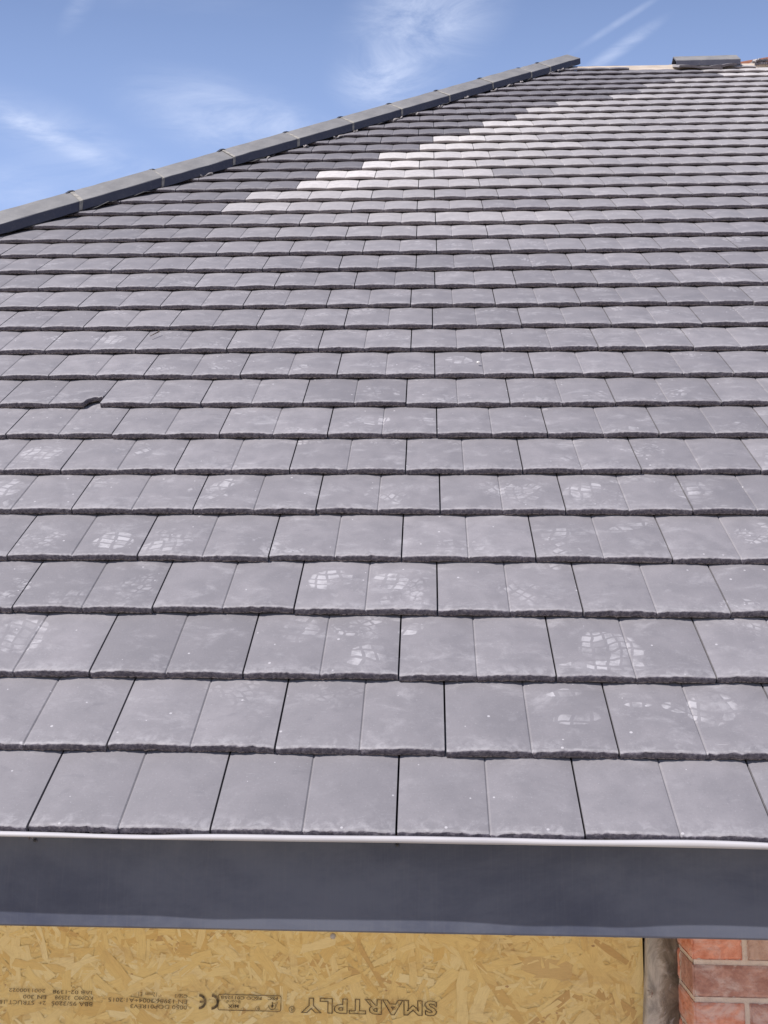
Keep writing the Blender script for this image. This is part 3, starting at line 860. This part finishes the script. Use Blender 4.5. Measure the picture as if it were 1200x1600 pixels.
# rounded box with certification lines
def rbox(x0, x1, z0, z1, rr_, w_):
    P = [((x0 + rr_, z0), (x1 - rr_, z0)), ((x0 + rr_, z1), (x1 - rr_, z1)), ((x0, z0 + rr_), (x0, z1 - rr_)), ((x1, z0 + rr_), (x1, z1 - rr_))]
    out = []
    for (a, b_), (c_, d) in P:
        if b_ == d: out.append([(a, b_ - w_), (c_, b_ - w_), (c_, b_ + w_), (a, b_ + w_)])
        else: out.append([(a - w_, b_), (a + w_, b_), (a + w_, d), (a - w_, d)])
    for cx, cz, a0 in ((x0 + rr_, z0 + rr_, math.pi), (x1 - rr_, z0 + rr_, 1.5 * math.pi), (x1 - rr_, z1 - rr_, 0), (x0 + rr_, z1 - rr_, math.pi / 2)):
        out += arc(cx, cz, rr_ - w_, rr_ + w_, a0, a0 + math.pi / 2, 5)
    return out
ink_poly('stamp_frame', rbox(-0.4050, -0.2660, -0.4610, -0.4290, 0.004, 0.0008))
ink_text('FSC', -0.2735, -0.4312, -0.2955, -0.4382, 'bold')
ink_text('FSC\u00ae C011258', -0.3090, -0.4318, -0.3990, -0.4388, 'bold')
ink_text('Board', -0.3560, -0.4405, -0.3860, -0.4465)
ink_text('MIX', -0.3590, -0.4495, -0.3830, -0.4565, 'bold')
ink_text('R', -0.3150, -0.4535, -0.3200, -0.4585)
ink_poly('registered_ring', arc(-0.3175, -0.4560, 0.0042, 0.0050, 0, 2 * math.pi, 16))
# small tree mark with a tick
cx, cz = -0.2850, -0.4480
ink_poly('tree_mark', arc(cx, cz - 0.002, 0.0070, 0.0084, math.pi * 0.95, math.pi * 2.25, 14) + [[(cx - 0.001, cz + 0.006), (cx + 0.001, cz + 0.006), (cx + 0.001, cz - 0.003), (cx - 0.001, cz - 0.003)],
         [(cx - 0.004, cz - 0.001), (cx + 0.004, cz - 0.001), (cx, cz - 0.007)], [(cx + .0084, cz - .002), (cx + .007, cz - .002), (cx + .010, cz + .006), (cx + .012, cz + .005)]])
# CE mark, upside down: the C stands on the right and both open to the left
for cxx, isE in ((-0.4190, False), (-0.4470, True)):
    P_ = arc(cxx, -0.4452, 0.0105, 0.0158, math.radians(-92), math.radians(92), 18)
    if isE: P_ += [[(cxx + 0.0100, -0.4472), (cxx + 0.0100, -0.4432), (cxx + 0.001, -0.4432), (cxx + 0.001, -0.4472)]]
    ink_poly('conformity_mark', P_)
ink_text('0050 DOP01REV3', -0.4740, -0.4540, -0.6000, -0.4620)
ink_text('EN 13986:2004+A1:2015', -0.4740, -0.4420, -0.6500, -0.4505, slant=-0.004)
ink_text('OSB/3', -0.4740, -0.4310, -0.5020, -0.4385)
ink_text('12mm  E1', -0.5420, -0.4285, -0.5830, -0.4370)
ink_text('BBA 95/3205', -0.6850, -0.4520, -0.7770, -0.4605)
ink_text('KOMO  32598', -0.6850, -0.4400, -0.7700, -0.4480)
ink_text('IAB 02-1398', -0.6880, -0.4285, -0.7760, -0.4362)
ink_text('2+  STRUCT 18', -0.7900, -0.4520, -0.8950, -0.4605)
ink_text('EN 300', -0.7900, -0.4400, -0.8420, -0.4480)
ink_text('2001300022', -0.7930, -0.4270, -0.8750, -0.4345)

# ------------------------------------------------------------------ upright post between boarding and brickwork
mb = MB(); n = 14; rows_ = 60
pts = []
for q in range(rows_):
    z = -0.13 - q * (2.75 / (rows_ - 1))
    lean = (z + 0.335) * 0.06 if z > -1 else -0.04
    for s_ in range(n):
        a = s_ / (n - 1)
        x = 0.527 + 0.074 * a + lean + rng.normal(0, 0.0006); y = 0.630 - 0.012 * math.sin(math.pi * a) ** 0.6 + rng.normal(0, 0.0006)
        pts.append((x - 0.527, y - 0.63, z))
    pts.append((0.074 + lean, 0.05, z)); pts.append((lean, 0.05, z))
m_ = n + 2
F = [(q * m_ + s_, (q + 1) * m_ + s_, (q + 1) * m_ + (s_ + 1) % m_, q * m_ + (s_ + 1) % m_) for q in range(rows_ - 1) for s_ in range(m_)]
mb.add(pts, F)
po = link('upright_post', mb.mesh('upright_post', smooth=True), house, M_post); po.location = (0.527, 0.63, -GZ)
po['label'] = 'mortar smeared grey post between strand board and brickwork'
mb = MB()
mb.add([(0.520, 0.612, -0.386), (0.531, 0.606, -0.384), (0.533, 0.607, -0.393), (0.527, 0.606, -0.402), (0.521, 0.611, -0.399), (0.527, 0.598, -0.392)],
       [(0, 1, 5), (1, 2, 5), (2, 3, 5), (3, 4, 5), (4, 0, 5)])
o = link('steel_tie', mb.mesh('steel_tie'), house, M_steel); o.location = (0, 0, -GZ)

# ------------------------------------------------------------------ brickwork
BX, BYF = 0.590, 0.500
CO, BH = 0.0712, 0.0605
Z0 = -0.2635                             # top of the first fully visible bed joint is below this course
mbk = MB(); mmo = MB()


def brick(x0, x1, y0, y1, z0, z1, col):
    r_ = np.random.default_rng(int(abs(x0 * 997 + z0 * 7919 + y0 * 31) * 1000) % 999983)
    nx_, nz_ = 10, 5; c = 0.0035
    # rounded box as a displaced grid: front and left faces carry the detail
    def face(p0, du_, dv_, nrm, a, b_):
        P_ = []
        for i in range(b_ + 1):
            for j in range(a + 1):
                s_, t_ = j / a, i / b_
                e = min(s_ * du_.length, (1 - s_) * du_.length, t_ * dv_.length, (1 - t_) * dv_.length)
                k = max(0, 1 - e / 0.004)
                q = p0 + du_ * s_ + dv_ * t_ + nrm * (r_.normal(0, 0.0005) - 0.0022 * k * k - (0.001 * r_.random() if k > 0 else 0))
                P_.append(tuple(q))
        mbk.add(P_, [(i * (a + 1) + j, i * (a + 1) + j + 1, (i + 1) * (a + 1) + j + 1, (i + 1) * (a + 1) + j) for i in range(b_) for j in range(a)], col=col)
    V_ = Vector
    na = max(3, int((x1 - x0) / 0.006)); nb = 10
    face(V_((x0, y0, z0)), V_((x1 - x0, 0, 0)), V_((0, 0, z1 - z0)), V_((0, -1, 0)), na, nb)
    face(V_((x0, y1, z0)), V_((0, y0 - y1, 0)), V_((0, 0, z1 - z0)), V_((-1, 0, 0)), 16, nb)
    mbk.add([(x0 + .001, y0 + .001, z1), (x1, y0 + .001, z1), (x1, y1, z1), (x0 + .001, y1, z1)], [(0, 1, 2, 3)], col=col)
    mbk.add([(x0 + .001, y0 + .001, z0), (x1, y0 + .001, z0), (x1, y1, z0), (x0 + .001, y1, z0)], [(3, 2, 1, 0)], col=col)
    mbk.add([(x1, y0 + .001, z0), (x1, y1, z0), (x1, y1, z1), (x1, y0 + .001, z1)], [(0, 1, 2, 3)], col=col)


r = np.random.default_rng(8)
for k in range(-2, 36):
    zt = Z0 - 0.0315 + 0.0355 - k * CO + 0.0
    z1 = -0.3025 + 0.0712 - CO * k - 0.0 + 0.0  # brick top
    z1 = -0.2312 - CO * k + 0.0
    z0_ = z1 - BH
    if z1 > -0.125: continue
    zj = rng.normal(0, 0.0004)
    x = BX; first = True
    hdr = (k % 2 == 0)
    while x < 2.6:
        L = 0.100 if (first and hdr) else 0.215
        if first and not hdr: L = 0.215
        p_ = r.random(); col = (float(r.random() * 0.35), 0, float(r.random()), 1)
        if p_ < 0.25: col = (float(r.uniform(0.7, 1)), 0, float(r.random()), 1)
        elif p_ < 0.35: col = (0.2, float(r.uniform(0.5, 0.9)), 0, 1)
        if k == 0: col = (0.05, 0, 0.4, 1) if first else ((0.2, 0.85, 0, 1) if x < 0.75 else col)
        if k == 1 and first: col = (0.85, 0, 0.7, 1)
        if k == 2 and first: col = (0.12, 0, 0.9, 1)
        if first: brick(x, x + L, BYF, BYF + (0.215 if hdr else 0.1025), z0_ + zj, z1 + zj, col)
        else: brick(x, min(x + L, 2.6), BYF, BYF + 0.1025, z0_ + zj, z1 + zj, col)
        if first and not hdr:             # the brick behind, seen on the return
            brick(x, x + 0.1025, BYF + 0.1125, BYF + 0.215, z0_ + zj, z1 + zj, (0.1, 0, 0.2, 1))
        x += L + 0.0105; first = False
wall = link('brick_wall', mbk.mesh('bricks', origin=(BX, BYF, 0)), house, M_brick); wall.location = (BX, BYF, -GZ)
wall['label'] = 'red brick wall end with pale mortar beside the grey post'
mb = MB(); zs = np.arange(-2.9, -0.12, 0.008); nxm = 120
xsm = np.linspace(BX + 0.003, 2.59, nxm)
P_ = []
for z in zs:
    for x in xsm: P_.append((x - BX, 0.0030 + rng.normal(0, 0.0007), z))
mb.add(P_, [(i * nxm + j, i * nxm + j + 1, (i + 1) * nxm + j + 1, (i + 1) * nxm + j) for i in range(len(zs) - 1) for j in range(nxm - 1)])
ysm = np.linspace(0.003, 0.213, 26); P_ = []
for z in zs:
    for y in ysm: P_.append((0.0030 + rng.normal(0, 0.0008), y, z))
n_ = len(ysm)
mb.add(P_, [(i * n_ + j, (i + 1) * n_ + j, (i + 1) * n_ + j + 1, i * n_ + j + 1) for i in range(len(zs) - 1) for j in range(n_ - 1)])
mo = link('mortar', mb.mesh('mortar', smooth=True), wall, M_mortar)

mb = MB(); mb.box(2.6, XR - 0.1, 0.51, 0.7, -2.9, -0.13); mb.box(-3.7, -3.4, 0.51, 0.7, -2.9, -0.13); mb.box(-3.7, -3.5, 0.7, 2 * RY - 0.7, -2.9, -0.13)
mb.box(-3.5, XR - 0.1, 2 * RY - 0.9, 2 * RY - 0.7, -2.9, -0.13); mb.box(XR - 0.3, XR - 0.1, 0.7, 2 * RY - 0.9, -2.9, -0.13); mb.box(-3.39, 0.53, 0.70, 0.80, -2.9, -0.14)
mb.add([(XR - 0.06, 0.1, -0.1), (XR - 0.06, 2 * RY - 0.1, -0.1), (XR - 0.06, RY, RZ - 0.12)], [(0, 1, 2)])
o = link('outer_wall', mb.mesh('outer_wall'), house, M_brick); o.location = (0, 0, -GZ)

# ------------------------------------------------------------------ loose things on the ridge
x0 = 1.935
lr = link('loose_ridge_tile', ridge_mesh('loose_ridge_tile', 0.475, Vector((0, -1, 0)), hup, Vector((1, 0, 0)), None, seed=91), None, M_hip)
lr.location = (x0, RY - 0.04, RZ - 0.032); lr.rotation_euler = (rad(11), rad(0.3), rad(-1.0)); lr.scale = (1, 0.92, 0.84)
tag(lr, 'grey angular ridge tile lying loose on top of the unfinished ridge', 'ridge tile')


def loose_tile(name, loc, rz, rx, ry, col, length, width, label, cat, group, jag=0.0):
    mb = MB(); r_ = np.random.default_rng(int(abs(loc[0]) * 1000))
    nx_, ny_ = 26, 10; P_ = []; L_ = []
    for i in range(ny_):
        for j in range(nx_):
            a, b_ = j / (nx_ - 1), i / (ny_ - 1)
            half = (a * 2) % 1 if a < 1 else 1
            zc = 0.004 * (1 - (2 * half - 1) ** 2)
            ed = jag * r_.normal() if (j in (0, nx_ - 1) or i in (0, ny_ - 1)) else 0
            P_.append(((a - .5) * width + ed, (b_ - .5) * length + ed, zc + 0.015)); L_.append((a * width, b_ * length))
    for i in range(ny_):
        for j in range(nx_):
            x_, y_, z_ = P_[i * nx_ + j]; P_.append((x_, y_, z_ - 0.015)); L_.append((0, -0.01))
    F = [(i * nx_ + j, i * nx_ + j + 1, (i + 1) * nx_ + j + 1, (i + 1) * nx_ + j) for i in range(ny_ - 1) for j in range(nx_ - 1)]
    o_ = nx_ * ny_
    F += [(a + o_, d + o_, c_ + o_, b_ + o_) for (a, b_, c_, d) in F[:]]
    for j in range(nx_ - 1):
        F.append((j, j + o_, j + 1 + o_, j + 1)); q = (ny_ - 1) * nx_ + j; F.append((q, q + 1, q + 1 + o_, q + o_))
    for i in range(ny_ - 1):
        q = i * nx_; F.append((q, q + nx_, q + nx_ + o_, q + o_)); q = i * nx_ + nx_ - 1; F.append((q, q + o_, q + nx_ + o_, q + nx_))
    mb.add(P_, F, [(p_[0] + loc[0], p_[1] + 7) for p_ in P_], L_, col)
    o = link(name, mb.mesh(name), None, M_tile); o.location = loc; o.rotation_euler = (rx, ry, rz)
    tag(o, label, cat, group); return o


GR = 'loose roof tiles left along the ridge'
loose_tile('loose_roof_tile', (2.085, RY - 0.10, RZ - 0.092), 0.10, rad(35), rad(0.5), (0.6, 0.3, 0, 1), 0.26, 0.33, 'loose grey tile lying flat beneath the left half of the loose ridge tile', 'roof tile', GR)
loose_tile('loose_roof_tile', (2.27, RY - 0.095, RZ - 0.082), -0.12, rad(34), rad(-2), (0.4, 0.1, 0.3, 1), 0.26, 0.20, 'darker loose tile sticking out beneath the right half of the loose ridge tile', 'roof tile', GR)
loose_tile('tile_offcut', (2.585, RY - 0.02, RZ - 0.010), 0.3, rad(16), rad(-16), (0.5, 0.35, 0, 1), 0.10, 0.11, 'broken grey tile offcut tilted against the red brown plank on the ridge', 'offcut', 'tile offcuts on the ridge', 0.0022)
loose_tile('tile_offcut', (2.645, RY - 0.06, RZ - 0.048), -0.2, rad(30), rad(3), (0.3, 0.1, 0.25, 1), 0.12, 0.20, 'flat dark tile offcut lying lowest at the right end of the ridge', 'offcut', 'tile offcuts on the ridge', 0.002)
loose_tile('tile_offcut', (2.57, RY - 0.05, RZ - 0.030), 0.9, rad(10), rad(8), (0.5, 0.4, 0, 1), 0.06, 0.07, 'small pale tile offcut sitting on the flat dark offcut', 'offcut', 'tile offcuts on the ridge', 0.0022)
# the plank
mb = MB(); mb.box(0, 1.1, -0.05, 0.05, -0.011, 0.011, jit=0.0008)
pl = link('plank', mb.mesh('plank'), None, M_redtimber); pl.location = (2.36, RY + 0.03, RZ - 0.012); pl.rotation_euler = (rad(8), rad(-11.3), rad(3))
tag(pl, 'red brown timber plank rising to the right behind the ridge', 'plank')

# ------------------------------------------------------------------ small debris on the slope
def on_roof(u_, v_, n_): return Vector(W(np.array(u_), np.array(v_), np.array(n_)).tolist())


mb = MB()
r = np.random.default_rng(4)
bm_v = [(0.006 * math.cos(a) * math.cos(e) * r.uniform(.8, 1.2), 0.0045 * math.sin(a) * math.cos(e) * r.uniform(.8, 1.2), 0.004 * math.sin(e) * r.uniform(.8, 1.1)) for e in (-1.2, -0.4, 0.5, 1.2) for a in np.linspace(0, 2 * math.pi, 8)[:-1]]
F = [(i * 7 + j, i * 7 + (j + 1) % 7, (i + 1) * 7 + (j + 1) % 7, (i + 1) * 7 + j) for i in range(3) for j in range(7)] + [tuple(range(6, -1, -1)), tuple(range(21, 28))]
mb.add(bm_v, F)
pb = link('stone_chip', mb.mesh('stone_chip'), None, M_stone); pb.location = on_roof(0.7 * S, 5.93 * S, 0.0175 + 0.002)
tag(pb, 'small white stone chip lying on a tile near the middle of the slope', 'stone chip')
mb = MB(); mb.box(-0.024, 0.024, -0.0014, 0.0014, -0.001, 0.001, jit=0.0004)
sp = link('wood_splinter', mb.mesh('wood_splinter'), None, M_splinter); sp.location = on_roof(-2.88 * S, 6.72 * S, 0.0205)
sp.rotation_euler = Matrix(((1, 0, 0), (0, CT, -ST), (0, ST, CT))).to_euler(); sp.rotation_euler.rotate_axis('Z', rad(62))
tag(sp, 'thin dark wood splinter lying on a tile above the chipped tile', 'splinter')
